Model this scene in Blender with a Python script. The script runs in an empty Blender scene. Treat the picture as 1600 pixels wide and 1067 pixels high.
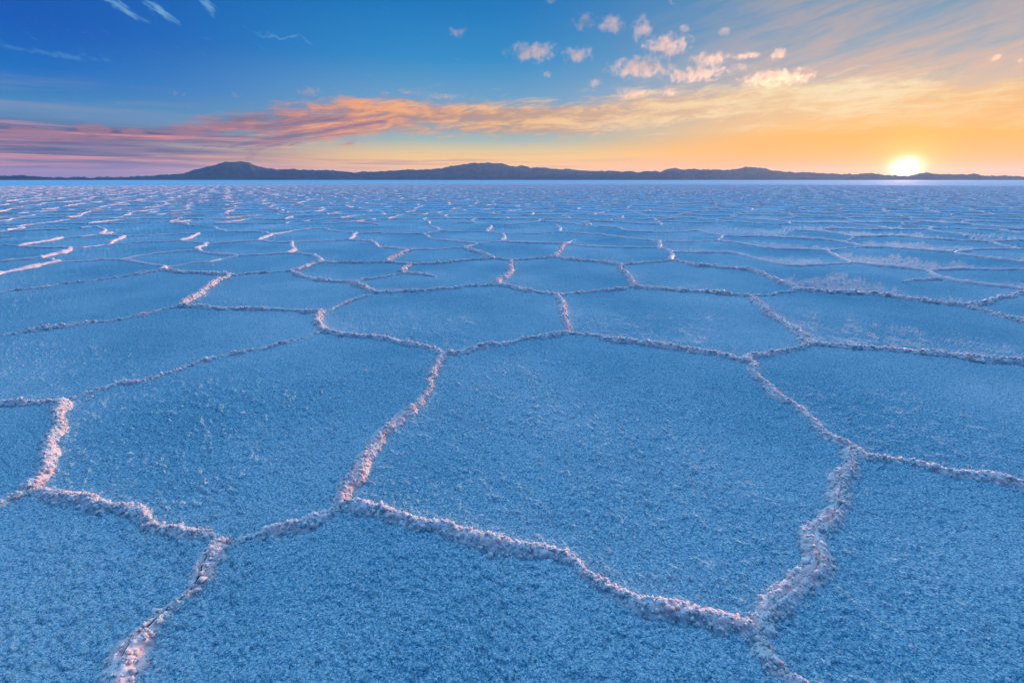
import bpy, math, random
import numpy as np
from mathutils import Vector, Matrix

# ---------------------------------------------------------------- camera, sky, sun
scene = bpy.context.scene
COL = scene.collection
F, CX, CY, CAMH = 733.0, 800.0, 533.5, 1.4
PITCH = math.atan((CY - 281.5) / F)
CP, SP = math.cos(PITCH), math.sin(PITCH)


def ray(px, py):
    """direction in the world of a point of the picture (camera looks along +Y)"""
    x, y = (px - CX) / F, -(py - CY) / F
    d = np.array([x, CP + y * SP, -SP + y * CP])
    return d / np.linalg.norm(d)


def azel(px, py):
    d = ray(px, py)
    return math.degrees(math.atan2(d[0], d[1])), math.degrees(math.asin(d[2]))


def ground(px, py):
    d = ray(px, py)
    t = -CAMH / d[2]
    return d[0] * t, d[1] * t


cd = bpy.data.cameras.new('camera')
cam = bpy.data.objects.new('camera', cd)
COL.objects.link(cam)
cam.location = (0, 0, CAMH)
cam.rotation_euler = (math.pi / 2 - PITCH, 0, 0)
cd.sensor_width = 36.0
cd.lens = 36.0 * F / 1600.0
cd.clip_start = 0.05
cd.clip_end = 200000.0
scene.camera = cam

SUN_AZ, SUN_EL = azel(1415, 262)
SUN_STRENGTH = 5.0
SUN_COLOR = (1.0, 0.54, 0.34)
sd = bpy.data.lights.new('sun', 'SUN')
sun = bpy.data.objects.new('sun', sd)
COL.objects.link(sun)
sd.energy = SUN_STRENGTH
sd.angle = math.radians(0.6)
sd.color = SUN_COLOR
LAMP_EL = 1.75
_a, _e = math.radians(SUN_AZ), math.radians(LAMP_EL)
SUND = Vector((math.sin(_a) * math.cos(_e), math.cos(_a) * math.cos(_e), math.sin(_e)))
sun.rotation_euler = SUND.to_track_quat('Z', 'Y').to_euler()
sun.location = (0, 0, 50)

scene.view_settings.view_transform = 'Standard'
scene.view_settings.look = 'None'
scene.view_settings.exposure = 0.0
scene.view_settings.gamma = 1.0
scene.cycles.volume_bounces = 1
scene.cycles.max_bounces = 6
scene.cycles.volume_step_rate = 0.45
scene.cycles.use_denoising = True


def lin(c):
    return tuple((v / 255 / 12.92) if v / 255 <= 0.04045 else ((v / 255 + 0.055) / 1.055) ** 2.4 for v in c)


class S:
    """a float socket with arithmetic"""
    nt = None

    def __init__(self, s):
        self.s = s

    @staticmethod
    def m(op, *a, clamp=False):
        n = S.nt.nodes.new('ShaderNodeMath')
        n.operation = op
        n.use_clamp = clamp
        for i, v in enumerate(a):
            if isinstance(v, S):
                S.nt.links.new(v.s, n.inputs[i])
            else:
                n.inputs[i].default_value = v
        return S(n.outputs[0])

    def __add__(s, o): return S.m('ADD', s, o)
    def __radd__(s, o): return S.m('ADD', o, s)
    def __sub__(s, o): return S.m('SUBTRACT', s, o)
    def __rsub__(s, o): return S.m('SUBTRACT', o, s)
    def __mul__(s, o): return S.m('MULTIPLY', s, o)
    def __rmul__(s, o): return S.m('MULTIPLY', o, s)
    def __truediv__(s, o): return S.m('DIVIDE', s, o)
    def clamp(s): return S.m('ADD', s, 0.0, clamp=True)


def sstep(x, a, b, lo=0.0, hi=1.0):
    n = S.nt.nodes.new('ShaderNodeMapRange')
    n.interpolation_type = 'SMOOTHSTEP'
    S.nt.links.new(x.s, n.inputs[0])
    for i, v in enumerate((a, b, lo, hi)):
        n.inputs[i + 1].default_value = v
    return S(n.outputs[0])


def curve(x, pts):
    """piecewise linear float curve of x through (x, value) points, values any range"""
    xs = [p[0] for p in pts]
    ys = [p[1] for p in pts]
    x0, x1, y0, y1 = min(xs), max(xs), min(ys), max(ys)
    n = S.nt.nodes.new('ShaderNodeFloatCurve')
    c = n.mapping.curves[0]
    f = [((a - x0) / (x1 - x0), (b - y0) / max(y1 - y0, 1e-6)) for a, b in pts]
    c.points[0].location = f[0]
    c.points[1].location = f[-1]
    for q in f[1:-1]:
        c.points.new(*q)
    n.mapping.update()
    t = ((x - x0) / (x1 - x0)).clamp()
    S.nt.links.new(t.s, n.inputs['Value'])
    return S(n.outputs[0]) * (y1 - y0) + y0


def gauss(x, c, w):
    d = (x - c) / w
    return S.m('EXPONENT', (d * d) * -1.0)


def vec(x, y, z=0.0):
    n = S.nt.nodes.new('ShaderNodeCombineXYZ')
    for i, v in enumerate((x, y, z)):
        if isinstance(v, S):
            S.nt.links.new(v.s, n.inputs[i])
        else:
            n.inputs[i].default_value = v
    return n.outputs[0]


def noise(v, scale, detail=5.0, rough=0.55, dist=0.0):
    n = S.nt.nodes.new('ShaderNodeTexNoise')
    n.noise_dimensions = '3D'
    S.nt.links.new(v, n.inputs['Vector'])
    n.inputs['Scale'].default_value = scale
    n.inputs['Detail'].default_value = detail
    n.inputs['Roughness'].default_value = rough
    n.inputs['Distortion'].default_value = dist
    return S(n.outputs[0])


def ramp(x, stops, srgb=True):
    n = S.nt.nodes.new('ShaderNodeValToRGB')
    S.nt.links.new(x.s, n.inputs[0])
    e = n.color_ramp.elements
    while len(e) < len(stops):
        e.new(0.5)
    for k, (p, c) in zip(e, stops):
        k.position = p
        k.color = (*(lin(c) if srgb else c), 1)
    return n.outputs[0]


def mixc(f, a, b, mode='MIX'):
    n = S.nt.nodes.new('ShaderNodeMix')
    n.data_type = 'RGBA'
    n.blend_type = mode
    if isinstance(f, S):
        S.nt.links.new(f.s, n.inputs[0])
    else:
        n.inputs[0].default_value = f
    for i, v in ((6, a), (7, b)):
        if isinstance(v, tuple):
            n.inputs[i].default_value = (*v[:3], 1)
        else:
            S.nt.links.new(v, n.inputs[i])
    return n.outputs[2]


def build_world():
    w = bpy.data.worlds.new('World')
    scene.world = w
    w.use_nodes = True
    nt = w.node_tree
    nt.nodes.clear()
    S.nt = nt
    tc = nt.nodes.new('ShaderNodeTexCoord')
    sx = nt.nodes.new('ShaderNodeSeparateXYZ')
    nt.links.new(tc.outputs['Generated'], sx.inputs[0])
    X, Y, Z = (S(o) for o in sx.outputs)
    deg = 180 / math.pi
    el = S.m('ARCSINE', Z) * deg
    az = S.m('ARCTAN2', X, Y) * deg
    t = (el / 90.0).clamp()

    def es(*st):      # stops given in degrees of elevation
        return [(e / 90.0, c) for e, c in st]
    top = (220, 288, 354)  # unseen overhead sky, brightened past white to light the flat
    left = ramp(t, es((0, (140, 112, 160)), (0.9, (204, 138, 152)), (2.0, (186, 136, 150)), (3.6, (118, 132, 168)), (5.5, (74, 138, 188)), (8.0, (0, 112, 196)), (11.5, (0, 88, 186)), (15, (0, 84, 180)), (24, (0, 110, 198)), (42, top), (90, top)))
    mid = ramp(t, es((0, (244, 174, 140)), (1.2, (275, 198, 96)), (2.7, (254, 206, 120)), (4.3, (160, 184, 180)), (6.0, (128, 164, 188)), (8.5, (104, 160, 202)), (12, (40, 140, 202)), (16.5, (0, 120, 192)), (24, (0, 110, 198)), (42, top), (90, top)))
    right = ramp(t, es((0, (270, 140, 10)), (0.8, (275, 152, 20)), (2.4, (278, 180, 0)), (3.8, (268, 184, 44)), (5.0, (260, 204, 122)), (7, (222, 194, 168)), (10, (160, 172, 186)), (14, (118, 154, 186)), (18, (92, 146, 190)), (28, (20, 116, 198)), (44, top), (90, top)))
    fl = sstep(az, -44.0, -8.0)
    fr = sstep(az, -2.0, 34.0)
    base = mixc(fr, mixc(fl, left, mid), right)
    # the sky away from the sunset, behind the camera; unseen, darkened for directional light
    back = ramp(t, es((0, (84, 112, 180)), (3, (90, 122, 188)), (8, (50, 126, 196)), (20, (0, 100, 186)), (42, (10, 112, 196)), (90, (40, 140, 220))))
    aaz = S.m('ABSOLUTE', az)
    base = mixc(sstep(aaz, 62.0, 110.0), base, back)

    # --- cloud sheets (all laid out over the sky by direction)
    warp = noise(vec(az * 0.06, el * 0.16, 3.1), 1.0, 4.0, 0.55) - 0.5
    elw = el + warp * 3.6
    ax = az * 0.01745
    # high thin grey-lavender veil on the right, in ribs that fan out from the sunset
    n_v = noise(vec(az * 0.05 + el * 0.07, el * 0.42 - az * 0.11, 7.7), 1.2, 8.0, 0.66, 0.5)
    n_v2 = noise(vec(az * 0.22 + el * 0.1, el * 1.1 - az * 0.26, 1.9), 1.0, 5.0, 0.6, 0.4)
    veil = sstep(n_v * 0.66 + n_v2 * 0.34, 0.38, 0.60) * sstep(az, 10.0, 34.0) * sstep(el, 6.0, 8.8) * sstep(el, 30.0, 16.0) * sstep(aaz, 80.0, 60.0)
    veilc = ramp(((el - 5.0) / 12.0).clamp(), [(0, (250, 202, 160)), (0.3, (232, 188, 166)), (0.6, (190, 172, 172)), (1, (162, 160, 172))])
    col = mixc(veil * 0.9, base, veilc)

    # main sunset sheet
    n_s = noise(vec(az * 0.055, elw * 0.62 - az * 0.02, 1.3), 1.0, 9.0, 0.62, 0.25)
    n_f = noise(vec(az * 0.30, el * 1.25 - az * 0.10, 6.3), 1.0, 7.0, 0.68, 0.35)
    cen = curve(az, [(-60, 2.2), (-40, 3.4), (-30, 4.8), (-20, 6.0), (-8, 6.7), (5, 6.5), (20, 6.9), (31, 6.9), (43, 5.6), (62, 4.0)])
    thick = curve(az, [(-60, 0.5), (-38, 0.7), (-26, 1.2), (-14, 1.8), (4, 1.7), (18, 2.0), (30, 2.1), (43, 1.6), (62, 1.0)])
    dd = (el - cen) / thick
    band = S.m('EXPONENT', dd * dd * -1.0)
    amt = ((band * 1.1 + n_s * 1.9 + n_f * 2.1 - 2.22) * 1.35).clamp()
    amt = amt * sstep(aaz, 66.0, 46.0) * sstep(band, 0.004, 0.2)
    lit = sstep(noise(vec(az * 0.05, elw * 0.9 - az * 0.012, 9.2), 1.0, 7.0, 0.62, 0.3) * 0.5 + n_f * 0.5, 0.42, 0.60)
    sc_l = ramp(((az + 50.0) / 100.0).clamp(), [(0, (104, 98, 140)), (0.22, (130, 104, 134)), (0.36, (180, 128, 122)), (0.5, (196, 152, 128)), (0.66, (226, 178, 142)), (0.82, (250, 206, 150)), (1, (244, 180, 110))])
    sc_h = ramp(((az + 50.0) / 100.0).clamp(), [(0, (132, 106, 144)), (0.22, (206, 130, 120)), (0.36, (254, 172, 110)), (0.52, (253, 196, 134)), (0.7, (255, 222, 172)), (0.84, (255, 233, 190)), (1, (255, 214, 150))])
    col = mixc(amt * 0.95, col, mixc(lit, sc_l, sc_h))

    # rising slanted streaks, left of the middle
    n_k = noise(vec(az * 0.26 - el * 0.02, el * 1.25 - az * 0.26, 4.4), 1.0, 8.0, 0.68, 0.4)
    kd = gauss(az, -20.0, 11.0) * gauss(el - (az + 20.0) * 0.17, 5.0, 1.75)
    ka = ((n_k * 2.6 - 1.75 + kd * 0.95) * 2.4).clamp() * sstep(kd, 0.03, 0.35)
    kl = noise(vec(az * 0.12, el * 1.3 - az * 0.20, 8.8), 1.0, 5.0, 0.6) + (az + 20.0) * 0.006
    kc = ramp(kl.clamp(), [(0.38, (138, 110, 138)), (0.48, (206, 136, 124)), (0.58, (254, 176, 118))])
    col = mixc(ka * 0.92, col, kc)

    # low bank of violet cloud at the left
    n_b = noise(vec(az * 0.055, el * 1.3 + az * 0.01, 5.5), 1.0, 7.0, 0.62, 0.2)
    ba = ((n_b * 2.8 - 1.05) * 1.6).clamp() * sstep(az, -17.0, -34.0) * sstep(el, 0.2, 1.0) * sstep(el, 5.4, 3.9) * sstep(aaz, 75.0, 56.0)
    bc = ramp(sstep(noise(vec(az * 0.07, el * 1.9, 2.2), 1.0, 6.0, 0.6), 0.40, 0.64), [(0, (66, 74, 122)), (0.5, (112, 92, 130)), (1, (234, 142, 132))])
    col = mixc(ba * 0.9, col, bc)
    # small dark puffs in a row on top of the bank
    for px, py, r, h in ((292, 207, 1.3, 0.42), (212, 207, 1.2, 0.38), (145, 203, 1.6, 0.5), (355, 196, 1.9, 0.35), (60, 208, 2.4, 0.5)):
        a0, e0 = azel(px, py)
        nn = noise(vec(az * 0.55, el * 1.5, px * 0.1), 1.0, 6.0, 0.65, 0.4)
        m = S.m('EXPONENT', (((az - a0) / r) * ((az - a0) / r) + ((el - e0) / h) * ((el - e0) / h)) * -1.0)
        col = mixc(sstep(m + (nn - 0.5) * 1.6, 0.30, 0.75) * 0.75, col, lin((164, 116, 134)))
    # grey-blue wisps at the far left
    wa = sstep(noise(vec(az * 0.05, el * 0.8, 6.1), 1.0, 7.0, 0.62, 0.3), 0.40, 0.64) * sstep(az, -26.0, -42.0) * gauss(el, 6.4, 1.3) * sstep(aaz, 75.0, 56.0)
    col = mixc(wa * 0.8, col, lin((138, 148, 182)))
    # thin bars just over the hills
    la = sstep(noise(vec(az * 0.05, el * 2.3, 3.6), 1.0, 6.0, 0.58, 0.2), 0.48, 0.64) * gauss(el, 1.7, 1.0) * sstep(aaz, 60.0, 40.0)
    lc = ramp(((az + 50.0) / 100.0).clamp(), [(0, (128, 104, 150)), (0.4, (206, 142, 132)), (0.65, (250, 186, 128)), (0.9, (250, 160, 70)), (1, (206, 112, 76))])
    col = mixc(la * 0.75, col, lc)
    # cirrus tufts, upper left
    for (px, py, r, wd, sl, k) in ((182, 9, 1.9, 0.40, -0.42, 0.55), (250, 18, 1.3, 0.40, -0.55, 0.55), (326, 18, 0.7, 0.65, -0.4, 0.45), (440, 57, 3.0, 0.25, -0.05, 0.2), (90, 82, 4.0, 0.3, -0.02, 0.15)):
        a0, e0 = azel(px, py)
        nn = noise(vec(az * 0.9 + el * 0.9, el * 2.0 - az * sl * 1.4, px * 0.1), 1.0, 7.0, 0.68, 0.6)
        m = gauss(az, a0, r) * gauss(el - (az - a0) * sl + (noise(vec(az * 0.45, el * 0.45, px * 0.3), 1.0, 3.0, 0.6) - 0.5) * 2.4, e0, wd)
        a = sstep(m * 0.85 + (nn - 0.5) * 2.2, 0.25, 0.95)
        col = mixc(a * k, col, lin((140, 200, 232)))

    # aureole round the sun
    a0, e0 = azel(1415, 262)
    da = (az - a0) * math.cos(math.radians(e0))
    de = el - e0
    r2 = S.m('SQRT', da * da + de * de)
    rw = S.m('SQRT', da * da * 0.075 + de * de)      # wide, flattened glow
    g1 = S.m('EXPONENT', rw * rw * -0.05) * sstep(aaz, 70.0, 50.0)
    g2 = S.m('EXPONENT', r2 * r2 * -0.20)
    col = mixc(g1 * 0.92, col, lin((275, 182, 0)))
    col = mixc(g2 * 0.85, col, lin((255, 226, 48)))
    core = S.m('EXPONENT', da * da * -1.05 + de * de * -1.8)
    col = mixc((core * 1.5).clamp(), col, (2.2, 1.9, 1.25))
    disc = sstep(r2, 0.62, 0.38)
    col = mixc(disc, col, (12.0, 10.0, 6.5))

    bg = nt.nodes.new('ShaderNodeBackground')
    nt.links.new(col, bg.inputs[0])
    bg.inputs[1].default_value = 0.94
    sky = nt.nodes.new('ShaderNodeTexSky')
    sky.sky_type = 'NISHITA'
    sky.sun_disc = False
    sky.sun_elevation = math.radians(LAMP_EL)
    sky.sun_rotation = math.radians(SUN_AZ)
    sky.altitude = 3600.0
    bg2 = nt.nodes.new('ShaderNodeBackground')
    nt.links.new(mixc(1.0, sky.outputs[0], (0.14, 0.15, 0.05), 'MULTIPLY'), bg2.inputs[0])
    bg2.inputs[1].default_value = 0.05
    add = nt.nodes.new('ShaderNodeAddShader')
    nt.links.new(bg.outputs[0], add.inputs[0])
    nt.links.new(bg2.outputs[0], add.inputs[1])
    out = nt.nodes.new('ShaderNodeOutputWorld')
    nt.links.new(add.outputs[0], out.inputs[0])
    w.cycles.sampling_method = 'MANUAL'
    w.cycles.sample_map_resolution = 2048


build_world()


# ---------------------------------------------------------------- numpy noise
def _h(i, j, k, seed):
    h = (i.astype(np.int64) * 374761393 + j.astype(np.int64) * 668265263 + k * 1274126177 + seed * 974711) & 0xffffffff
    h = ((h ^ (h >> 13)) * 1274126177) & 0xffffffff
    h = ((h ^ (h >> 16)) * 2246822519) & 0xffffffff
    return ((h ^ (h >> 15)) & 0xffffff).astype(np.float64) / 0xffffff * 2 - 1


def vn2(x, y, seed=0):
    xi, yi = np.floor(x), np.floor(y)
    fx, fy = x - xi, y - yi
    u, v = fx * fx * fx * (fx * (fx * 6 - 15) + 10), fy * fy * fy * (fy * (fy * 6 - 15) + 10)
    a, b = _h(xi, yi, 0, seed), _h(xi + 1, yi, 0, seed)
    c, d = _h(xi, yi + 1, 0, seed), _h(xi + 1, yi + 1, 0, seed)
    return (a * (1 - u) + b * u) * (1 - v) + (c * (1 - u) + d * u) * v


def vn3(x, y, z, seed=0):
    zi = np.floor(z)
    fz = z - zi
    w = fz * fz * (3 - 2 * fz)
    out = 0
    xi, yi = np.floor(x), np.floor(y)
    fx, fy = x - xi, y - yi
    u, v = fx * fx * (3 - 2 * fx), fy * fy * (3 - 2 * fy)
    for dz, ww in ((0, 1 - w), (1, w)):
        k = (zi + dz).astype(np.int64)
        a, b = _h(xi, yi, k, seed), _h(xi + 1, yi, k, seed)
        c, d = _h(xi, yi + 1, k, seed), _h(xi + 1, yi + 1, k, seed)
        out = out + ww * ((a * (1 - u) + b * u) * (1 - v) + (c * (1 - u) + d * u) * v)
    return out


def worley3(x, y, z, seed=0):
    xi, yi, zi = np.floor(x), np.floor(y), np.floor(z)
    best = np.full(x.shape, 9.0)
    for i in (-1, 0, 1):
        for j in (-1, 0, 1):
            for k in (-1, 0, 1):
                a, b, c = xi + i, yi + j, (zi + k).astype(np.int64)
                px = a + 0.5 + 0.42 * _h(a, b, c, seed)
                py = b + 0.5 + 0.42 * _h(a, b, c, seed + 1)
                pz = c + 0.5 + 0.42 * _h(a, b, c, seed + 2)
                best = np.minimum(best, (px - x) ** 2 + (py - y) ** 2 + (pz - z) ** 2)
    return np.sqrt(best)


def worley2(x, y, seed=0):
    xi, yi = np.floor(x), np.floor(y)
    best = np.full(x.shape, 9.0)
    hh_ = np.zeros(x.shape)
    for i in (-1, 0, 1):
        for j in (-1, 0, 1):
            a, b = xi + i, yi + j
            px = a + 0.5 + 0.46 * _h(a, b, 0, seed)
            py = b + 0.5 + 0.46 * _h(a, b, 0, seed + 1)
            d = (px - x) ** 2 + (py - y) ** 2
            m = d < best
            best = np.where(m, d, best)
            hh_ = np.where(m, _h(a, b, 0, seed + 2), hh_)
    return np.sqrt(best), hh_


def mesh_obj(name, verts, faces, mat, parent=None, smooth=True):
    me = bpy.data.meshes.new(name)
    verts = np.asarray(verts, dtype=np.float32)
    faces = np.asarray(faces, dtype=np.int32)
    n = faces.shape[1]
    me.vertices.add(len(verts))
    me.vertices.foreach_set('co', verts.ravel())
    me.loops.add(faces.size)
    me.loops.foreach_set('vertex_index', faces.ravel())
    me.polygons.add(len(faces))
    me.polygons.foreach_set('loop_start', np.arange(0, faces.size, n, dtype=np.int32))
    me.polygons.foreach_set('loop_total', np.full(len(faces), n, dtype=np.int32))
    me.update(calc_edges=True)
    me.polygons.foreach_set('use_smooth', np.full(len(faces), smooth, dtype=bool))
    me.materials.append(mat)
    o = bpy.data.objects.new(name, me)
    COL.objects.link(o)
    if parent:
        o.parent = parent
    return o


def grid_faces(nu, nv, wrap=False):
    i = np.arange(nu if wrap else nu - 1)
    j = np.arange(nv - 1)
    I, J = np.meshgrid(i, j, indexing='ij')
    I2 = (I + 1) % nu
    return np.stack([I * nv + J, I2 * nv + J, I2 * nv + J + 1, I * nv + J + 1], -1).reshape(-1, 4)


def tag(o, label=None, cat=None, group=None, kind=None):
    for k, v in (('label', label), ('category', cat), ('group', group), ('kind', kind)):
        if v:
            o[k] = v
    return o


# ---------------------------------------------------------------- materials
def new_mat(name):
    m = bpy.data.materials.new(name)
    m.use_nodes = True
    S.nt = m.node_tree
    p = m.node_tree.nodes['Principled BSDF']
    return m, m.node_tree, p


def set_in(nt, sock, v):
    if hasattr(v, 'is_linked') or hasattr(v, 'links'):
        nt.links.new(v, sock)
    else:
        sock.default_value = v


def salt_ground():
    m, nt, p = new_mat('salt_crust')
    g = nt.nodes.new('ShaderNodeNewGeometry')
    pos = g.outputs['Position']
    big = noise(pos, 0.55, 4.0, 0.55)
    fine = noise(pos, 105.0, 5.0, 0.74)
    c = ramp((big * 0.22 + fine * 0.78).clamp(), [(0.38, (0.06, 0.31, 0.47)), (0.5, (0.36, 0.66, 0.76)), (0.59, (0.92, 0.96, 0.97))], srgb=False)  # salt grain, with skylight blue and shadow tone put into its colour
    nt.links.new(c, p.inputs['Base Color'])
    p.inputs['Roughness'].default_value = 0.9
    p.inputs['Specular IOR Level'].default_value = 0.06
    b = nt.nodes.new('ShaderNodeBump')
    b.inputs['Strength'].default_value = 1.0
    b.inputs['Distance'].default_value = 0.034
    n1 = noise(pos, 60.0, 3.0, 0.6)
    n2 = noise(pos, 170.0, 2.0, 0.5)
    h = n1 * 0.9 + n2 * 0.35
    nt.links.new(h.s, b.inputs['Height'])
    nt.links.new(b.outputs[0], p.inputs['Normal'])
    return m


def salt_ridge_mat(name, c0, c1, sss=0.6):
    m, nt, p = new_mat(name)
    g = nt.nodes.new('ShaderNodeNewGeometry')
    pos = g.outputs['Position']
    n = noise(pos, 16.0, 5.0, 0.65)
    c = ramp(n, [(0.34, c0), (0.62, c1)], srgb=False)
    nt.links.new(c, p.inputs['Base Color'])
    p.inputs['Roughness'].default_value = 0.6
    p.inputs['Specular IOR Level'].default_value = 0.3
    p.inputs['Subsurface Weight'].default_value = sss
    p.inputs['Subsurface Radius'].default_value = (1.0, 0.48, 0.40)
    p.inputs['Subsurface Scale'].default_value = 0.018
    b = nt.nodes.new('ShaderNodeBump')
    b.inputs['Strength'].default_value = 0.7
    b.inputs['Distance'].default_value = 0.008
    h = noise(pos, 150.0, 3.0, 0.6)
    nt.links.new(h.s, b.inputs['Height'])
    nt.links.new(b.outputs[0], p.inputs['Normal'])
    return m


def plain(name, c0, c1, scale, rough=0.9):
    m, nt, p = new_mat(name)
    g = nt.nodes.new('ShaderNodeNewGeometry')
    c = ramp(noise(g.outputs['Position'], scale, 6.0, 0.6), [(0.35, c0), (0.65, c1)], srgb=False)
    nt.links.new(c, p.inputs['Base Color'])
    p.inputs['Roughness'].default_value = rough
    p.inputs['Specular IOR Level'].default_value = 0.1
    return m


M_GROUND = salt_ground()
M_RIDGE = salt_ridge_mat('salt_ridge_crystals', (0.98, 0.60, 0.57), (0.99, 0.80, 0.77), 1.0)  # pink of the low sunlight is put into the base colour
M_CRACK_SHADE = plain('crack_painted_shade', (0.03, 0.035, 0.04), (0.09, 0.085, 0.085), 30.0)  # dark colour paints the shade inside the crack
M_HILL = plain('hill_rock', (0.045, 0.045, 0.065), (0.10, 0.085, 0.10), 0.0012)

# ---------------------------------------------------------------- the ridge network
# name : (points in the photo, strength 0..1, label)
RIDGES = []


def R(pts, s, label=None):
    RIDGES.append((pts, s, label))


R([(-60,636),(0,634),(40,635),(70,633),(97,632)],.6,'thin pale salt ridge from the left edge to the top of the short thick ridge')
R([(97,632),(92,655),(84,685),(76,710),(66,740),(52,765),(45,775)],1.1,'short thick pinkish white salt ridge running toward the viewer near the left edge')
R([(45,775),(20,785),(0,797),(-60,840)],.8,'stub of salt ridge leaving the left edge at the foot of the short thick ridge')
R([(45,775),(70,778),(100,785),(150,798),(200,806),(250,828),(300,842),(350,850)],1.0,'crumbly pink salt ridge at lower left leading to the top of the cracked ridge')
R([(350,850),(330,875),(310,905),(285,940),(245,980),(215,1010),(195,1040),(180,1080),(150,1130)],1.1,'split salt ridge with a dark crack along its crest, leaving the frame at bottom left')
R([(350,850),(390,850),(425,835),(470,822),(510,808),(535,795)],.95,'low bluish cracked salt ridge linking the split ridge to the big pink knob')
R([(535,795),(538,770),(550,750),(565,725),(580,707),(590,690),(620,665),(650,640),(668,615),(680,585),(697,558)],1.15,'long pink salt ridge winding away from the big knob at centre left into the distance')
R([(535,795),(580,805),(650,822),(700,830),(750,843),(800,858),(850,872),(900,898),(950,935),(1000,960),(1060,972),(1110,980),(1150,992),(1190,1000)],1.15,'longest foreground salt ridge, crumbly and pink, sweeping across the bottom centre')
R([(1190,1000),(1205,1030),(1230,1067),(1260,1100),(1310,1150)],1.15,'stub of pink salt ridge leaving the bottom edge right of centre')
R([(1190,1000),(1200,970),(1220,945),(1245,920),(1262,900),(1272,875),(1274,842),(1294,820),(1306,790),(1306,757),(1328,738),(1335,705)],1.0,'wide double lipped broken salt ridge zigzagging up the lower right foreground')
R([(1335,705),(1345,718),(1380,722),(1420,728),(1460,738),(1500,748),(1550,758),(1600,770),(1680,790)],.85,'shadowed salt ridge running to the right edge from the top of the double lipped ridge')
R([(1335,705),(1320,700),(1300,692),(1270,670),(1245,640),(1220,625),(1200,605),(1180,585),(1170,570),(1153,565)],1.0,'dark pink salt ridge climbing diagonally away from the double lipped ridge, right of centre')
R([(1153,565),(1120,558),(1080,552),(1040,545),(1000,540),(950,532),(888,523)],.85,'straight salt ridge closing the far side of the large centre plate, right half')
R([(888,523),(850,530),(810,535),(780,542),(740,548),(715,555),(697,558)],.75,'short salt ridge closing the far side of the large centre plate, left half')
R([(697,558),(665,548),(635,540),(600,532),(560,528),(530,525),(503,520)],.85,'pale salt ridge between the stubby white ridge and the head of the long winding ridge')
R([(503,520),(496,507),(502,490)],1.3,'stubby bright white salt ridge left of centre, shortest of the thick ones')
R([(503,520),(470,532),(415,545),(350,558),(300,572),(270,582),(220,598),(190,602),(145,615),(97,632)],.5,'long faint broken salt ridge slanting from the stubby white ridge down to the left')
R([(502,490),(450,487),(400,486),(340,484),(280,480)],.8,'level pale salt ridge running left from the top of the stubby white ridge')
R([(280,480),(240,490),(200,498),(150,506),(80,515),(0,527),(-80,540)],.35,'very faint low salt ridge fading toward the left edge at mid left')
R([(280,480),(300,470),(320,455),(340,442),(362,432)],1.1,'bright white salt ridge slanting up to the right at mid left')
R([(502,490),(520,484),(540,475),(560,468),(585,460)],.5,'short faint salt ridge rising right from the top of the stubby white ridge')
R([(888,523),(882,505),(878,485),(875,472),(870,463)],1.1,'short wavy white salt ridge running away just right of centre, behind the large centre plate')
R([(1153,565),(1180,560),(1210,557),(1240,550),(1262,540)],.7,'short pale salt ridge rising right behind the head of the dark pink diagonal ridge')
R([(1262,540),(1310,544),(1350,547),(1400,550),(1440,556),(1480,558),(1520,563),(1600,571),(1680,580)],.8,'long shadowed salt ridge crossing to the right edge, second one below the sun glare')
R([(1262,540),(1245,525),(1225,510),(1205,495),(1190,483),(1180,472),(1172,465)],.95,'diagonal salt ridge receding up left, between two long cross ridges right of centre')
R([(1172,465),(1120,460),(1080,458),(1040,455),(1010,453),(990,450)],.85,'level warm tinted salt ridge right of centre with a shadow along its near side')
R([(990,450),(983,440),(981,431),(972,425),(970,417)],1.0,'small S shaped white salt ridge right of centre')
R([(990,450),(960,454),(930,457),(900,460),(870,463)],.5,'faint low salt ridge just right of centre, left of the small S shaped ridge')
R([(870,463),(850,459),(820,456),(800,451),(778,447)],.8,'pale salt ridge at the very middle leading up left to a small bright Y junction')
R([(778,447),(740,449),(700,453),(650,457),(585,460)],.65,'long thin salt ridge running left from the bright Y junction at the middle')
R([(585,460),(572,453),(560,448),(550,443)],1.1,'short thick white salt ridge slanting down right, left of the middle')
R([(550,443),(510,441),(485,438),(470,432),(453,425)],.8,'curved pale salt ridge round the near side of a small plate left of middle')
R([(453,425),(430,427),(400,428),(362,432)],.45,'faint salt ridge above the bright slanting one at mid left')
R([(362,432),(330,430),(290,428),(250,424)],.85)
R([(250,424),(200,432),(150,440),(100,445),(60,451),(0,458),(-80,470)],.4)
R([(250,424),(260,419)],.9)
R([(260,419),(235,415),(210,411),(187,407)],.8)
R([(260,419),(300,413),(330,410),(372,401)],.35)
R([(187,407),(160,407),(130,410),(95,410)],.5)
R([(95,410),(60,417),(30,423),(0,429),(-60,440)],.9)
R([(95,410),(78,407),(62,404)],.7)
R([(62,404),(85,399),(103,395),(112,388)],1.2)
R([(62,404),(0,410),(-60,415)],.35)
R([(112,388),(130,388),(172,383)],.4)
R([(112,388),(60,388),(28,386)],.7)
R([(28,386),(60,380),(100,373)],1.0)
R([(28,386),(0,383),(-50,384)],.5)
R([(172,383),(185,375),(197,370)],1.15)
R([(172,383),(200,381),(240,379),(280,377)],.5)
R([(280,377),(295,374),(312,366)],1.15)
R([(312,366),(270,367),(230,369),(197,370)],.5)
R([(197,370),(180,369),(155,368)],.7)
R([(155,368),(165,361),(150,356),(125,358)],1.1)
R([(155,368),(178,365)],1.0)
R([(155,368),(130,371),(100,373)],.4)
R([(280,377),(300,380),(325,382)],.7)
R([(325,382),(315,387),(305,391)],1.1)
R([(305,391),(320,396),(345,399),(372,401)],.9)
R([(305,391),(290,393),(240,398),(200,404),(187,407)],.45)
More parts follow.
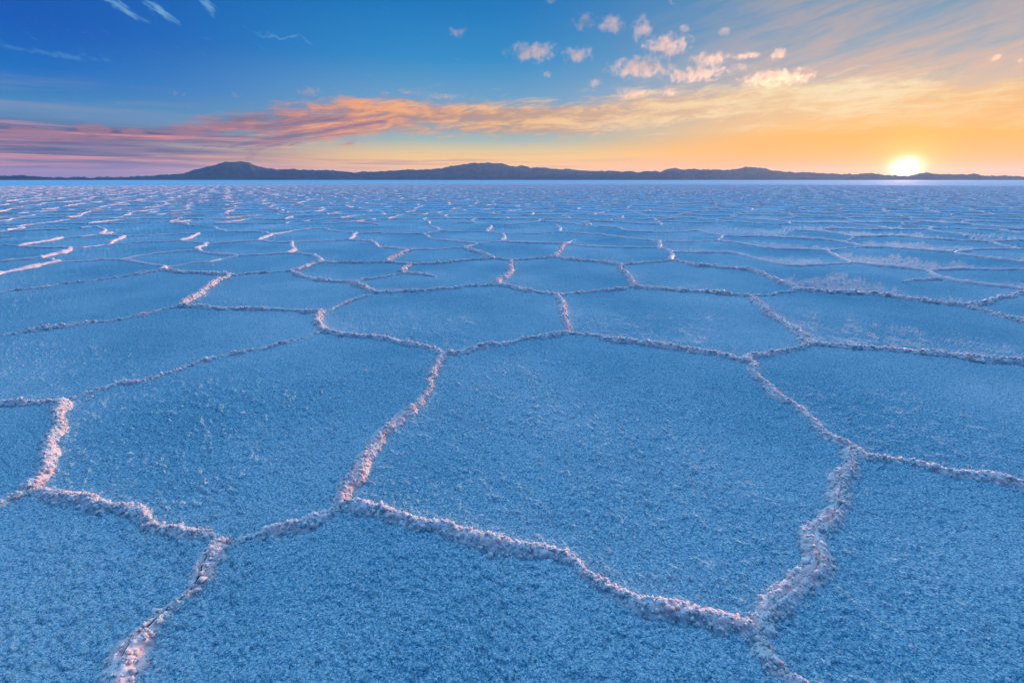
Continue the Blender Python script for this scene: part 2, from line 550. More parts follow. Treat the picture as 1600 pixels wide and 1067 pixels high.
R([(325,382),(360,380),(402,377)],.5)
R([(402,377),(415,372),(425,367)],1.1)
R([(425,367),(400,363),(355,363),(332,355)],.7)
R([(332,355),(300,353),(265,350)],.5)
R([(265,350),(300,345)],1.0)
R([(402,377),(430,380),(457,380)],.7)
R([(457,380),(455,387),(460,391),(448,397)],1.1)
R([(448,397),(420,399),(372,401)],.6)
R([(448,397),(465,397),(478,399),(492,400)],.7)
R([(492,400),(497,406),(505,411)],1.2)
R([(505,411),(490,414),(477,419),(465,423),(453,425)],.9)
R([(505,411),(550,412),(602,411)],.6)
R([(602,411),(615,403),(630,397),(640,392)],1.05)
R([(602,411),(625,413),(642,415)],.7)
R([(642,415),(633,422),(628,428)],1.1)
R([(628,428),(600,434),(575,437),(550,443)],.45)
R([(628,428),(650,430),(680,433)],.3)
R([(642,415),(690,412),(720,409),(772,405)],.6)
R([(772,405),(797,408)],.7)
R([(797,408),(799,415),(797,430),(782,438),(778,447)],1.1)
R([(772,405),(755,398),(740,394),(722,388)],.95)
R([(722,388),(690,390),(640,392)],.5)
R([(640,392),(610,389),(590,388)],.7)
R([(590,388),(585,381),(580,378)],1.1)
R([(580,378),(560,377),(546,376)],.6)
R([(546,376),(500,378),(457,380)],.5)
R([(546,376),(552,370),(557,365)],1.1)
R([(557,365),(530,363),(515,361),(507,357)],.7)
R([(507,357),(470,360),(425,367)],.5)
R([(557,365),(600,365),(662,366)],.5)
R([(662,366),(675,374),(700,377),(725,380),(747,382)],.8)
R([(747,382),(735,385),(722,388)],.6)
R([(747,382),(765,380),(783,378)],.6)
R([(783,378),(788,372),(785,366)],1.1)
R([(785,366),(760,363)],.7)
R([(760,363),(768,354)],1.1)
R([(760,363),(720,363),(687,362)],.5)
R([(687,362),(683,358),(672,355)],1.0)
R([(687,362),(662,366)],.4)
R([(783,378),(800,380),(840,381),(883,382)],.8)
R([(883,382),(875,393),(865,403)],1.1)
R([(865,403),(830,406),(797,408)],.6)
R([(865,403),(890,407),(930,411),(970,416)],.85)
R([(883,382),(900,375)],.5)
R([(883,382),(930,387),(970,388),(1027,388)],.7)
R([(1027,388),(1032,383),(1028,378)],1.1)
R([(1028,378),(990,375),(950,369),(910,366),(873,363)],.8)
R([(873,363),(875,358),(870,354)],1.1)
R([(873,363),(830,366),(785,366)],.5)
R([(1027,388),(1048,395),(1047,408)],1.0)
R([(1047,408),(1010,412),(970,416)],.6)
R([(1047,408),(1085,416),(1120,420),(1165,423),(1185,428),(1200,434)],.85)
R([(1200,434),(1220,443),(1245,453)],.8)
R([(1245,453),(1215,460),(1172,465)],.55)
R([(1245,453),(1290,458),(1350,461),(1390,465),(1420,470),(1470,476),(1510,480)],.85)
R([(1510,480),(1550,472),(1600,460),(1660,448)],.6)
R([(1510,480),(1540,490),(1600,506),(1680,525)],.75)
R([(1048,395),(1100,396),(1145,397),(1170,402),(1200,410),(1225,415),(1250,417)],.75)
R([(1250,417),(1290,415),(1332,412)],.6)
R([(1332,412),(1310,404),(1293,393)],.8)
R([(1293,393),(1250,391),(1200,389),(1160,382),(1122,377)],.75)
R([(1122,377),(1080,378),(1028,378)],.5)
R([(1122,377),(1128,370),(1110,366),(1090,361)],.8)
R([(1332,412),(1370,417),(1410,421),(1450,425)],.9)
R([(1450,425),(1460,432),(1472,436)],.8)
R([(1472,436),(1510,443),(1550,448),(1600,454),(1680,465)],.8)
R([(1450,425),(1500,422),(1540,423),(1600,423),(1680,424)],.75)
R([(1472,436),(1440,439),(1410,442)],.4)
R([(1293,393),(1320,389),(1350,387)],.5)
R([(1350,387),(1320,380),(1290,376),(1200,371),(1128,370)],.75)
R([(1350,387),(1400,389),(1450,393),(1490,396)],.85)
R([(1490,396),(1520,401),(1600,411),(1680,421)],.85)
R([(1490,396),(1530,391),(1590,390)],.6)
R([(1590,390),(1565,384),(1545,379)],.8)
R([(1545,379),(1500,377),(1450,374),(1400,370),(1335,371)],.8)
R([(1335,371),(1300,365),(1270,362),(1240,361)],.7)
R([(1335,371),(1328,375),(1320,380)],.4)
R([(1590,390),(1600,391),(1680,395)],.7)
R([(1545,379),(1600,376),(1660,375)],.6)
R([(1090,361),(1050,364),(985,362),(965,357),(935,354)],.7)


def catmull(P, step):
    P = np.asarray(P, float)
    Q = np.vstack([2 * P[0] - P[1], P, 2 * P[-1] - P[-2]])
    out = []
    for i in range(1, len(Q) - 2):
        p0, p1, p2, p3 = Q[i - 1], Q[i], Q[i + 1], Q[i + 2]
        n = max(2, int(np.linalg.norm(p2 - p1) / (step * 0.5)))
        t = np.linspace(0, 1, n, endpoint=False)[:, None]
        out.append(0.5 * (2 * p1 + (p2 - p0) * t + (2 * p0 - 5 * p1 + 4 * p2 - p3) * t ** 2 + (3 * p1 - p0 - 3 * p2 + p3) * t ** 3))
    C = np.vstack(out + [P[-1:]])
    d = np.r_[0, np.cumsum(np.linalg.norm(np.diff(C, axis=0), axis=1))]
    m = max(4, int(d[-1] / step) + 1)
    s = np.linspace(0, d[-1], m)
    return np.stack([np.interp(s, d, C[:, 0]), np.interp(s, d, C[:, 1])], 1), s


# world polylines of the traced ridges
WR = []
for pts, s, lab in RIDGES:
    WR.append(dict(P=np.array([ground(*p) for p in pts]), s=s, label=lab, px=np.mean(pts, axis=0), pts=pts))

# the rest of the pan: a jittered honeycomb of ridges that carries on to the horizon
rng = random.Random(11)
HEX = 1.28


def frontier(px):
    return float(np.interp(px, [-300, 0, 120, 200, 1250, 1350, 1600, 1900], [376, 374, 355, 350, 350, 360, 371, 372]))


def project(x, y, z=0.0):
    v = np.array([x, y, z - CAMH])
    zf = v[1] * CP - v[2] * SP
    return CX + F * v[0] / zf, CY - F * (v[1] * SP + v[2] * CP) / zf, zf


def in_view(x, y, mrg=60):
    if y < 0.3:
        return False
    px, py, zf = project(x, y)
    return zf > 0 and -mrg < px < 1600 + mrg


nodes = {}


def node(i, j, k):
    key = (i, j, k)
    if key not in nodes:
        bx = (i + 0.5 * (j % 2)) * HEX * math.sqrt(3)
        by = j * HEX * 1.5 + (0.5 if k else -0.5) * HEX
        r = random.Random(hash((i * 7919 + j * 104729 + k * 31) & 0x7fffffff))
        nodes[key] = (bx + r.uniform(-0.45, 0.45) * HEX, by + r.uniform(-0.42, 0.42) * HEX)
    return nodes[key]


far = []
DMAX = 170.0
for j in range(1, int(DMAX / (HEX * 1.5)) + 1):
    for i in range(-100, 101):
        top = node(i, j, 1)
        ip = i if j % 2 == 0 else i + 1
        eds = [(node(i, j, 0), top), (top, node(ip - 1, j + 1, 0)), (top, node(ip, j + 1, 0))]
        for a, b in eds:
            mx, my = (a[0] + b[0]) / 2, (a[1] + b[1]) / 2
            if not in_view(mx, my) or math.hypot(mx, my) > DMAX:
                continue
            px, py, _ = project(mx, my)
            if py > frontier(px):
                continue
            if max(project(*a)[1] - frontier(project(*a)[0]), project(*b)[1] - frontier(project(*b)[0])) > 6:
                continue
            across = abs(b[0] - a[0]) > abs(b[1] - a[1])
            s = rng.uniform(0.6, 1.0) if across else rng.uniform(0.85, 1.3)
            if rng.random() < 0.12:
                s *= 0.4
            A, B = np.array(a), np.array(b)
            nrm = np.array([-(B - A)[1], (B - A)[0]])
            mid1 = A + (B - A) * 0.35 + nrm * rng.uniform(-0.13, 0.13)
            mid2 = A + (B - A) * 0.68 + nrm * rng.uniform(-0.13, 0.13)
            far.append(dict(P=np.array([A, mid1, mid2, B]), s=s, label=None, d=math.hypot(mx, my)))
far.sort(key=lambda r: r['d'])


def ridge_mesh(rd, idx, shape=None):
    """vertices and quads of one crumbly ridge: a half tube whose skirt is sunk in the crust,
    grown over with salt knobs of a few centimetres"""
    P, s = rd['P'], rd['s']
    dmin = max(0.9, np.min(np.hypot(P[:, 0], P[:, 1])))
    step = min(0.12, max(0.0045, 0.0016 * dmin * (1.0 if dmin < 6 else 1.6)))
    nv = 26 if dmin < 3 else 16 if dmin < 6 else 9 if dmin < 14 else 6
    C, arc = catmull(P, step)
    L = arc[-1]
    T = np.gradient(C, axis=0)
    T /= np.linalg.norm(T, axis=1)[:, None] + 1e-9
    N = np.stack([-T[:, 1], T[:, 0]], 1)
    sd_ = idx * 17
    z0 = np.zeros(len(C))
    edge = np.clip(np.minimum(arc, L - arc) / 0.10, 0, 1)
    wob = (vn2(arc / 0.21 + 50 * idx, z0, 1) * 0.022 + vn2(arc / 0.07 + 50 * idx, z0, 2) * 0.010) * (0.3 + 0.7 * edge)
    C = C + N * wob[:, None]
    size = 1.0 + 0.30 * vn2(arc / 0.30 + 9 * idx, z0, 3) + 0.25 * vn2(arc / 0.09 + 9 * idx, z0, 4)
    gap = 1.0
    if s < 0.6:      # faint ridges come and go
        gap = np.clip(0.75 + 0.6 * vn2(arc / 0.5 + 3 * idx, z0, 6) + 0.35 * vn2(arc / 0.13 + 3 * idx, z0, 7), 0.55, 1.3)
    s = max(s, 0.52)
    k = s if s < 1 else 1 + (s - 1) * 0.5
    tap = np.sqrt(np.clip(1 - (1 - np.clip((np.minimum(arc, L - arc) + 0.002) / 0.045, 0, 1)) ** 2, 0, 1))
    hw = (0.012 + 0.021 * k) * (0.88 if dmin < 3.5 else 0.9) * np.clip(size, 0.68, 1.5) * (0.55 + 0.45 * gap)
    hh = (0.006 + 0.032 * k) * (0.88 if dmin < 3.5 else 1.0) * np.clip(size, 0.68, 1.5) * gap * (0.25 + 0.75 * tap)
    hw = hw * tap
    th = np.linspace(-0.18 * math.pi, 1.18 * math.pi, nv)
    A, TH = np.meshgrid(np.arange(len(C)), th, indexing='ij')
    cu, su = np.cos(TH), np.sin(TH)
    prof_r = np.sign(cu) * np.abs(cu) ** 1.15 * hw[A] * (1.35 - 0.35 * np.clip(su, 0, 1))
    prof_z = np.where(su > 0, np.abs(su) ** 1.25 * hh[A], su * 0.055)
    if shape:
        prof_r, prof_z = shape(prof_r, prof_z, arc[A], hw[A], hh[A], cu, su)
    X = C[A, 0] + N[A, 0] * prof_r
    Y = C[A, 1] + N[A, 1] * prof_r
    Z = prof_z + 0.008 + 0.008 * min(1.0, dmin / 15.0)
    # knobs
    nx, ny, nz = N[A, 0] * cu, N[A, 1] * cu, np.clip(su, -0.2, 1)
    amp = np.clip(su + 0.35, 0, 1) * (gap[A] if s < 0.6 else 1.0)
    d = 0
    for lam, a, q in ((0.040, 0.013, 21), (0.020, 0.012, 22), (0.011, 0.007, 23)):
        if step * 1.5 < lam:
            w = worley3(X / lam + 31 * (idx % 13), Y / lam, Z / lam + 0.3, q)
            d = d + a * (0.55 - 1.25 * w ** 1.5) * (1.0 + 0.5 * vn3(X / 0.08, Y / 0.08, Z / 0.08, q + 5))
        else:
            d = d + a * 0.6 * vn2(A * 1.0 + 7 * idx, TH * 3.0, q)
    d = d * amp * (0.45 + 0.55 * min(1.2, k)) * tap[A]
    X, Y, Z = X + nx * d, Y + ny * d, Z + nz * d
    V, Fc = np.stack([X, Y, Z], -1).reshape(-1, 3), grid_faces(len(C), nv)
    nsm = len(Fc)
    if dmin < 9:
        # loose cubes of salt grown on the crest and crumbled down both flanks
        rs = np.random.RandomState(100 + idx)
        gsz = 0.0030 if dmin < 2.5 else 0.0019 * math.sqrt(dmin)
        n = int(L * (1100 if dmin < 2.5 else 2600 / dmin) * (0.35 + 0.65 * min(1, s)))
        i = rs.randint(0, len(C), n)
        j = rs.randint(1, nv - 1, n)
        P0 = np.stack([X[i, j], Y[i, j], Z[i, j]], -1)
        fallen = rs.rand(n) < 0.12
        sp = rs.normal(0, 1, n) * (hw[i] * 0.9 + 0.025)
        P0[fallen] = np.stack([C[i, 0] + N[i, 0] * sp, C[i, 1] + N[i, 1] * sp, np.full(n, 0.004)], -1)[fallen]
        P0[:, 2] = np.maximum(P0[:, 2], 0.002)
        r = gsz * np.exp(rs.normal(0, 0.42, n)) * np.where(fallen, 0.8, 1.0)
        cube = np.array([(x, y, z) for x in (-1, 1) for y in (-1, 1) for z in (-1, 1)], float)
        G = cube[None] * (1 + rs.normal(0, 0.22, (n, 8, 3)))
        # random orientation
        qd = rs.normal(0, 1, (n, 4))
        qd /= np.linalg.norm(qd, axis=1)[:, None]
        w_, a_, b_, c_ = qd.T
        Rm = np.stack([1 - 2 * (b_ * b_ + c_ * c_), 2 * (a_ * b_ - c_ * w_), 2 * (a_ * c_ + b_ * w_),
                       2 * (a_ * b_ + c_ * w_), 1 - 2 * (a_ * a_ + c_ * c_), 2 * (b_ * c_ - a_ * w_),
                       2 * (a_ * c_ - b_ * w_), 2 * (b_ * c_ + a_ * w_), 1 - 2 * (a_ * a_ + b_ * b_)], -1).reshape(n, 3, 3)
        G = np.einsum('nij,nkj->nki', Rm, G) * r[:, None, None] + P0[:, None, :]
        cf = np.array([(0, 1, 3, 2), (4, 6, 7, 5), (0, 4, 5, 1), (2, 3, 7, 6), (0, 2, 6, 4), (1, 5, 7, 3)])
        GF = (np.arange(n) * 8)[:, None, None] + cf[None] + len(V)
        V = np.vstack([V, G.reshape(-1, 3)])
        Fc = np.vstack([Fc, GF.reshape(-1, 4)])
    return V, Fc, C, N, arc, hw, hh


# ---------------------------------------------------------------- the salt flat
def build_ground():
    dep = np.concatenate([np.linspace(89.0, 62.0, 12, endpoint=False), np.linspace(62.0, 1.0, 620, endpoint=False), np.linspace(1.0, 0.12, 60, endpoint=False)])
    r = CAMH / np.tan(np.radians(dep))
    r = np.concatenate([r, np.geomspace(r[-1] * 1.15, 60000.0, 26)])
    a = np.concatenate([np.arange(-58.0, 58.0, 0.092), np.linspace(58.0, 302.0, 82, endpoint=False)])
    a = np.radians(a)
    Rr, Aa = np.meshgrid(r, a, indexing='ij')
    X, Y = Rr * np.sin(Aa), Rr * np.cos(Aa)
    dr = np.gradient(r)[:, None] * np.ones_like(X)
    near = Rr < 5000
    Z = np.zeros_like(X)
    x, y, q = X[near], Y[near], dr[near]
    z = np.zeros_like(x)
    # broad undulation, then granular crust
    z += 0.0015 * vn2(x / 0.9, y / 0.9, 1) + 0.002 * vn2(x / 0.35, y / 0.35, 2)
    patch = 0.95 + 0.35 * vn2(x / 0.7 + 9, y / 0.7, 3)
    ca, sa = math.cos(_a), math.sin(_a)
    u, v_ = x * sa + y * ca, x * ca - y * sa          # along and across the prevailing light and wind
    u = u + 0.05 * vn2(x / 0.2, y / 0.2, 8)
    for lam, am, sdd in ((0.060, 0.0080, 5), (0.030, 0.0160, 15), (0.015, 0.0085, 25)):
        m = q < lam * 1.1
        f = np.clip((lam * 1.1 - q[m]) / (lam * 0.6), 0, 1)
        d, hv = worley2(u[m] / lam, v_[m] / (lam * 1.45), sdd)
        z[m] += am * f * patch[m] * (1.0 - 1.7 * d * d) * (0.55 + 0.45 * hv)
    z += 0.0035 * vn2(x / 0.11, y / 0.15, 77) * np.clip((0.16 - q) / 0.1, 0, 1)
    # farther out each facet of the mesh stands for several knobs of crust
    jit = np.clip((q - 0.012) / 0.03, 0, 1) * np.minimum(0.05, 0.0040 + 0.035 * np.minimum(q, 0.35) + 0.006 * q)
    rs = np.random.RandomState(5)
    z += jit * (rs.rand(len(z)) - 0.5) * 1.5
    # crust swells a little towards each ridge
    sw = np.full_like(x, 9.0)
    for rd in WR + far[:220]:
        P = rd['P']
        lo, hi = P.min(0) - 0.35, P.max(0) + 0.35
        m = (x > lo[0]) & (x < hi[0]) & (y > lo[1]) & (y < hi[1])
        if not m.any():
            continue
        xm, ym = x[m], y[m]
        best = sw[m]
        C, _ = catmull(P, 0.12)
        for i in range(len(C) - 1):
            ax, ay = C[i]
            bx, by = C[i + 1] - C[i]
            t = np.clip(((xm - ax) * bx + (ym - ay) * by) / (bx * bx + by * by + 1e-9), 0, 1)
            best = np.minimum(best, np.hypot(xm - ax - t * bx, ym - ay - t * by) / (0.35 + 0.65 * min(1, rd['s'])))
        sw[m] = best
    z += 0.009 * np.exp(-(sw / 0.075) ** 2) + 0.003 * np.exp(-(sw / 0.2) ** 2)
    Z[near] = z
    V = np.stack([X, Y, Z], -1)
    nr, na = X.shape
    verts = np.vstack([V.reshape(-1, 3), [[0, 0, 0]]])
    faces = grid_faces(nr, na)
    # close the ring
    i = np.arange(nr - 1)
    last = np.stack([i * na + na - 1, (i + 1) * na + na - 1, (i + 1) * na, i * na], -1)
    c = len(verts) - 1
    j = np.arange(na)
    fan = np.stack([np.full(na, c), j, (j + 1) % na, (j + 1) % na], -1)
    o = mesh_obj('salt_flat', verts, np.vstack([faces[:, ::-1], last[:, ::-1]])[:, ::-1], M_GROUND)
    return tag(o, kind='structure')


GROUND = build_ground()

# ---------------------------------------------------------------- the ridges
GRP = 'raised salt ridges between the polygon plates'


def crack_shape(pr, pz, arc, hw, hh, cu, su):
    """opens a groove along the crest over part of the length"""
    g = np.clip((arc - 0.05) / 0.12, 0, 1) * np.clip((0.62 - arc) / 0.2, 0, 1)
    return pr * (1 + 0.15 * g), pz - g * np.where(np.abs(cu) < 0.14, 0.030, -0.002)


def double_shape(pr, pz, arc, hw, hh, cu, su):
    """two lips with a trough between"""
    g = np.clip(arc / 0.2, 0, 1)
    return pr * (1 + 0.15 * g), np.where(np.abs(cu) < 0.24, pz - g * hh * (1 - np.abs(cu) / 0.24) * 0.8, pz)


COLS = [(0, 'at the left edge'), (110, 'below the low dark shore'), (240, 'left of the tallest mountain'),
        (372, 'below the tallest mountain'), (500, 'right of the tallest mountain'), (625, 'left of the middle mountain'),
        (757, 'below the middle mountain'), (890, 'right of the middle mountain'), (1050, 'below the small pointed hill'),
        (1180, 'below the rounded hill'), (1300, 'left of the sun'), (1415, 'below the sun'), (1510, 'right of the sun'), (1600, 'at the right edge')]


def auto_label(rd):
    px, py = rd['px']
    px = min(max(px, 0), 1600)
    col = min(COLS, key=lambda c: abs(c[0] - px))[1]
    a, b = rd['pts'][0], rd['pts'][-1]
    slope = (b[1] - a[1]) / ((b[0] - a[0]) or 0.01)
    dirn = 'running away' if abs(slope) > 0.45 else 'slanting' if abs(slope) > 0.16 else 'lying crosswise'
    ln = 'short' if math.hypot(b[0] - a[0], b[1] - a[1]) < 45 else 'long'
    look = 'bright thick' if rd['s'] >= 1 else 'pale' if rd['s'] >= 0.7 else 'thin' if rd['s'] > 0.45 else 'faint'
    return [look, ln, dirn, col]


autos = [r for r in WR if r['label'] is None]
for r in autos:
    r['k'] = auto_label(r)
buckets = {}
for r in autos:
    buckets.setdefault(tuple(r['k']), []).append(r)
for k, rs in buckets.items():
    base = f'{k[0]} {k[1]} ridge {k[2]} {k[3]}'
    if len(rs) == 1:
        rs[0]['label'] = base
    else:
        rs.sort(key=lambda r: -r['px'][1])
        words = ['nearest there', 'second nearest there', 'third nearest there', 'fourth nearest there', 'fifth nearest there', 'sixth nearest there']
        for w, r in zip(words, rs):
            r['label'] = f'{base}, {w}'

NIND = 300
for n, rd in enumerate(WR):
    shape = None
    if rd['label'].startswith('split'):
        shape = crack_shape
    elif rd['label'].startswith('wide double'):
        shape = double_shape
    V, Fc, C, N, arc, hw, hh = ridge_mesh(rd, n, shape)
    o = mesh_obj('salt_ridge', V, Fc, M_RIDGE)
    tag(o, rd['label'], 'salt ridge', GRP)
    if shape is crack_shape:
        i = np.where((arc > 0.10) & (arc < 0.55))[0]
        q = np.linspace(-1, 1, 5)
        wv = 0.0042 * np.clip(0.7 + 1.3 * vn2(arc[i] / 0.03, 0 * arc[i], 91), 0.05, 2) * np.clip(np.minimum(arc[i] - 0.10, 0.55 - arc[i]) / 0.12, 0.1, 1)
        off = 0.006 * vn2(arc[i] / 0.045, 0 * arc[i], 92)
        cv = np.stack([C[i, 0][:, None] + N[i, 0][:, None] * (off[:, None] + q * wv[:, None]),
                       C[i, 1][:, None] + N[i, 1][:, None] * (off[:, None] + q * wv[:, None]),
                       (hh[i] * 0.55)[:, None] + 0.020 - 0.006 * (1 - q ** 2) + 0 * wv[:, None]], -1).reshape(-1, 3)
        ck = mesh_obj('crack', cv, grid_faces(len(i), 5), M_CRACK_SHADE, o)
        ck['label'] = 'dark strip painted as shade in the open crest crack'

for n, rd in enumerate(far[:NIND - len(WR)]):
    V, Fc, *_ = ridge_mesh(rd, 500 + n)
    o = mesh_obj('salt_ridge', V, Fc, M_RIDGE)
    tag(o, 'small distant salt ridge, one of many pale ticks on the far half of the flat', 'salt ridge', 'distant salt ridges toward the horizon')
vs, fs, off = [], [], 0
for n, rd in enumerate(far[NIND - len(WR):]):
    V, Fc, *_ = ridge_mesh(rd, 900 + n)
    vs.append(V)
    fs.append(Fc + off)
    off += len(V)
if vs:
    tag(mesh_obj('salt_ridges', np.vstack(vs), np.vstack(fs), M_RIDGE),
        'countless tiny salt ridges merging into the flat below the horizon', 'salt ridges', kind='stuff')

# loose lumps of salt
for k, (px, py, rad, lab) in enumerate([
        (380, 648, 0.016, 'lone pink salt lump on the big plate left of the winding ridge'),
        (203, 711, 0.013, 'small pink salt lump on the left plate beside the short thick ridge'),
        (572, 582, 0.017, 'tiny pale salt lump behind the left plate, left of the head of the winding ridge'),
        (237, 910, 0.010, 'pale salt lump on the bottom left plate, left of the dark crack'),
        (140, 896, 0.009, 'pale salt lump on the bottom left plate, farther left of two'),
        (1150, 745, 0.014, 'pinkish salt lump alone on the large centre plate')]):
    x, y = ground(px, py)
    u = np.linspace(0, 2 * np.pi, 25)[:-1]
    v = np.linspace(-0.45 * np.pi, 0.5 * np.pi, 13)
    U, W = np.meshgrid(u, v, indexing='ij')
    d = np.stack([np.cos(U) * np.cos(W), np.sin(U) * np.cos(W), np.sin(W)], -1)
    rr = rad * (1 + 0.30 * vn3(d[..., 0] * 2 + k, d[..., 1] * 2, d[..., 2] * 2, 5) + 0.22 * vn3(d[..., 0] * 5 + k, d[..., 1] * 5, d[..., 2] * 5, 6))
    V = d * rr[..., None] * np.array([1.15, 0.95, 0.85])
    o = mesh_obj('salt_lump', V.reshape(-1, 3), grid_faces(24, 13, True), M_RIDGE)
    o.location = (x, y, rad * 0.45)
    tag(o, lab, 'salt lump', 'loose salt lumps on the plates')

# ---------------------------------------------------------------- hills on the far shore
CREST = [(-900, 277), (-500, 275), (-200, 276), (0, 275), (25, 274), (60, 275), (80, 277), (200, 277), (250, 274), (290, 270), (310, 264), (330, 259), (350, 254), (365, 252.5), (380, 252), (390, 254), (400, 259), (415, 263), (440, 265), (450, 264), (480, 266), (520, 266), (550, 269), (600, 268), (640, 265), (650, 266), (690, 263), (700, 260), (730, 256), (740, 254), (760, 255), (785, 255), (800, 261), (815, 258), (830, 262), (880, 264), (887, 264), (900, 266), (975, 268), (985, 267), (995, 269.5), (1015, 268), (1035, 268), (1045, 264), (1055, 262), (1065, 265.5), (1085, 264), (1110, 265), (1140, 266), (1165, 261), (1185, 261.5), (1200, 265), (1240, 269), (1250, 268.5), (1290, 271.5), (1340, 272.5), (1355, 271), (1390, 273.5), (1420, 275), (1435, 271.5), (1450, 269.5), (1460, 272), (1520, 272), (1560, 275), (1600, 276), (1800, 276), (2300, 274)]


def hills(crest, dist, depth, rough, step, seed):
    azs, hs = [], []
    for px, py in crest:
        a, e = azel(px, py)
        azs.append(a)
        hs.append(math.tan(math.radians(e)) * dist + CAMH)
    a = np.arange(azs[0], azs[-1], step)
    h = np.interp(a, azs, hs)
    h = np.maximum(h + rough * dist * (vn2(a / 0.55, 0 * a, seed) * 0.5 + vn2(a / 0.22, 0 * a, seed + 1) * 0.35 + vn2(a / 0.09, 0 * a, seed + 2) * 0.3), 6.0)
    t = np.linspace(-1, 1, 33)
    Aa, T = np.meshgrid(np.radians(a), t, indexing='ij')
    H = h[:, None] * np.ones_like(T)
    spur = vn2(Aa * 57.3 / 0.5, T * 3.0, seed + 3) * 0.18 + vn2(Aa * 57.3 / 0.2, T * 6.0, seed + 4) * 0.08
    prof = np.clip((1 - np.abs(T)) ** 1.25, 0, 1)
    Z = H * np.clip(prof * (1 + spur * (1 - prof) * 2.2), 0, 1) - 3.0
    D = dist + T * depth
    V = np.stack([D * np.sin(Aa), D * np.cos(Aa), Z], -1)
    return tag(mesh_obj('hills', V.reshape(-1, 3), grid_faces(len(a), 33)[:, ::-1], M_HILL), kind='structure')


hills(CREST, 30000.0, 4200.0, 0.0017, 0.02, 41)
hills([(380, 280.6), (392, 278.6), (410, 277.8), (440, 277.5), (452, 278.5), (470, 280.6)], 19000.0, 900.0, 0.00012, 0.03, 61)
hills([(-700, 280), (-200, 277), (0, 277), (30, 275.8), (62, 276.5), (85, 279), (160, 279.8), (200, 279.3), (240, 280.4)], 20500.0, 1200.0, 0.00012, 0.03, 71)

# ---------------------------------------------------------------- small clouds
def cloud_mat():
    m = bpy.data.materials.new('cloud_vapour')
    m.use_nodes = True
    nt = m.node_tree
    nt.nodes.clear()
    S.nt = nt
    tc = nt.nodes.new('ShaderNodeTexCoord')
    g = nt.nodes.new('ShaderNodeNewGeometry')
    ln = nt.nodes.new('ShaderNodeVectorMath')
    ln.operation = 'LENGTH'
    nt.links.new(tc.outputs['Object'], ln.inputs[0])
    r = S(ln.outputs['Value'])
    n1 = noise(g.outputs['Position'], 1 / 170.0, 7.0, 0.70)
    d = sstep((1.0 - r) * 0.75 + (n1 - 0.5) * 3.4, 0.32, 0.68) * sstep(r, 1.05, 0.8)
    p = nt.nodes.new('ShaderNodeVolumePrincipled')
    p.inputs['Color'].default_value = (0.76, 0.66, 0.48, 1)
    nt.links.new((d * CLOUD_D).s, p.inputs['Density'])
    p.inputs['Anisotropy'].default_value = 0.65
    o = nt.nodes.new('ShaderNodeOutputMaterial')
    nt.links.new(p.outputs[0], o.inputs['Volume'])
    m.cycles.homogeneous_volume = False
    return m


CLOUD_D = 0.0023
M_CLOUD = cloud_mat()
CLOUDS = [
    (912, 36, 58, 30, 'dim grey cloud puff, leftmost of the high cluster at the top right of centre'),
    (957, 38, 66, 30, 'pale ragged cloud puff in the high cluster, right of the dim leftmost one'),
    (1003, 46, 44, 44, 'dark grey upright cloud puff in the middle of the high cluster'),
    (1043, 72, 96, 40, 'large peach cloud with two lumps, lower right of the dark grey puff'),
    (1070, 45, 34, 12, 'pair of tiny cloud specks above the large two lumped peach cloud'),
    (1130, 51, 26, 16, 'tiny bright cloud puff alone, right of the high cluster'),
    (832, 82, 104, 32, 'cream cloud with a long flat base, leftmost of the two side by side'),
    (904, 86, 70, 30, 'cream cloud tapering to the right, beside the long flat based one'),
    (1000, 106, 126, 36, 'broad peach cloud below the large two lumped one'),
    (855, 117, 18, 13, 'tiny round cloud under the gap between the two cream clouds'),
    (930, 128, 32, 18, 'small round peach cloud, left below the broad peach cloud'),
    (1108, 93, 76, 26, 'bright cream cloud with a rounded left end'),
    (1162, 88, 60, 13, 'thin cloud tail reaching right from the bright cream cloud'),
    (1156, 106, 62, 16, 'thin bright cloud streak under the tail of the cream cloud'),
    (1215, 86, 42, 20, 'small peach cloud at the end of the row, right of the thin tail'),
    (1084, 117, 116, 24, 'long low peach cloud under the thin bright streak'),
    (1214, 122, 130, 28, 'long ragged orange cloud, lowest and rightmost of the cream clouds'),
    (990, 146, 74, 20, 'faint wide peach cloud just above the orange cloud sheet'),
    (1042, 146, 54, 13, 'small flat cloud just above the orange cloud sheet, right of the faint one'),
    (715, 50, 44, 18, 'tiny scattered cloud flecks high above the middle mountain'),
    (483, 144, 52, 18, 'small white cloud with a grey base over the left end of the orange sheet'),
    (690, 151, 80, 10, 'thin white cloud fleck along the top of the orange sheet'),
    (1553, 90, 22, 12, 'tiny bright cloud fleck near the right edge'),
    (1597, 95, 16, 12, 'tiny bright cloud fleck cut by the right edge'),
    (857, 1, 30, 11, 'tiny white cloud cut by the top edge right of centre'),
    (1050, 4, 20, 13, 'tiny pale cloud at the top edge above the large peach cloud'),
    (277, 146, 28, 11, 'tiny pale cloud alone in the blue above the left mountain'),
    (366, 149, 24, 14, 'tiny greyish cloud right of the lone pale one, above the left mountain'),
]


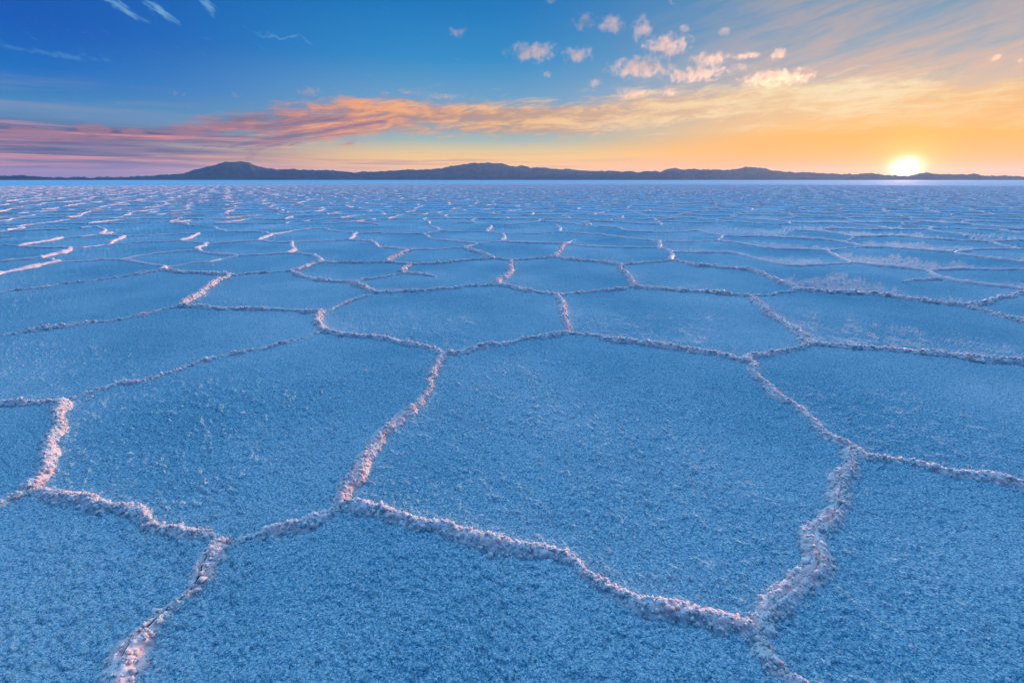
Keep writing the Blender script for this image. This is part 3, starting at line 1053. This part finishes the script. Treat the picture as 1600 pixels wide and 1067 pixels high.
def build_clouds():
    u = np.linspace(0, 2 * np.pi, 41)[:-1]
    v = np.linspace(-0.5 * np.pi, 0.5 * np.pi, 21)
    v[0] += 0.01
    v[-1] -= 0.01
    U, W = np.meshgrid(u, v, indexing='ij')
    d = np.stack([np.cos(U) * np.cos(W), np.sin(U) * np.cos(W), np.sin(W)], -1)
    for k, (px, py, w, h, lab) in enumerate(CLOUDS):
        dr = ray(px, py)
        dist = (2600.0 + 250 * math.sin(k * 2.3)) / dr[2]
        f = CP * dr[1] - SP * dr[2]
        sx, sz = w / F * dist * f * 0.52, h / F * dist * f * 0.54
        sy = max(sz * 1.3, sx * 0.7)
        rr = 0.94 + 0.16 * vn3(d[..., 0] * 2.2 + k * 5, d[..., 1] * 2.2, d[..., 2] * 2.2, 9)
        fc = grid_faces(40, 21, True)
        V = (d * rr[..., None]).reshape(-1, 3)
        nb = len(V)
        V = np.vstack([V, [[0, 0, -rr.mean()], [0, 0, rr.mean()]]])
        i = np.arange(40)
        b = np.stack([np.full(40, nb), (i + 1) % 40 * 21, i * 21, i * 21], -1)
        t = np.stack([np.full(40, nb + 1), i * 21 + 20, (i + 1) % 40 * 21 + 20, (i + 1) % 40 * 21 + 20], -1)
        me = bpy.data.meshes.new('cloud')
        me.from_pydata(V.tolist(), [], [tuple(q) for q in fc.tolist()] + [tuple(q[:3]) for q in b.tolist()] + [tuple(q[:3]) for q in t.tolist()])
        me.materials.append(M_CLOUD)
        o = bpy.data.objects.new('cloud', me)
        COL.objects.link(o)
        o.location = dr * dist + np.array([0, 0, CAMH])
        o.scale = (sx, sy, sz)
        o.rotation_euler = (0, 0, -math.atan2(dr[0], dr[1]))
        tag(o, lab, 'cloud', 'small sunset clouds')


build_clouds()

# ---------------------------------------------------------------- haze over the pan
def build_haze():
    m = bpy.data.materials.new('haze_air')
    m.use_nodes = True
    nt = m.node_tree
    nt.nodes.clear()
    p = nt.nodes.new('ShaderNodeVolumePrincipled')
    p.inputs['Color'].default_value = (0.50, 0.74, 1.0, 1)
    p.inputs['Density'].default_value = HAZE
    p.inputs['Anisotropy'].default_value = 0.45
    o = nt.nodes.new('ShaderNodeOutputMaterial')
    nt.links.new(p.outputs[0], o.inputs['Volume'])
    X0, Z0, Z1 = 62000.0, -5.0, 1290.0
    v = [(sx * X0, sy * X0, z) for z in (Z0, Z1) for sx, sy in ((-1, -1), (1, -1), (1, 1), (-1, 1))]
    f = [(0, 3, 2, 1), (4, 5, 6, 7), (0, 1, 5, 4), (1, 2, 6, 5), (2, 3, 7, 6), (3, 0, 4, 7)]
    tag(mesh_obj('haze', v, f, m, smooth=False), kind='stuff')


HAZE = 0.75e-5
if HAZE:
    build_haze()
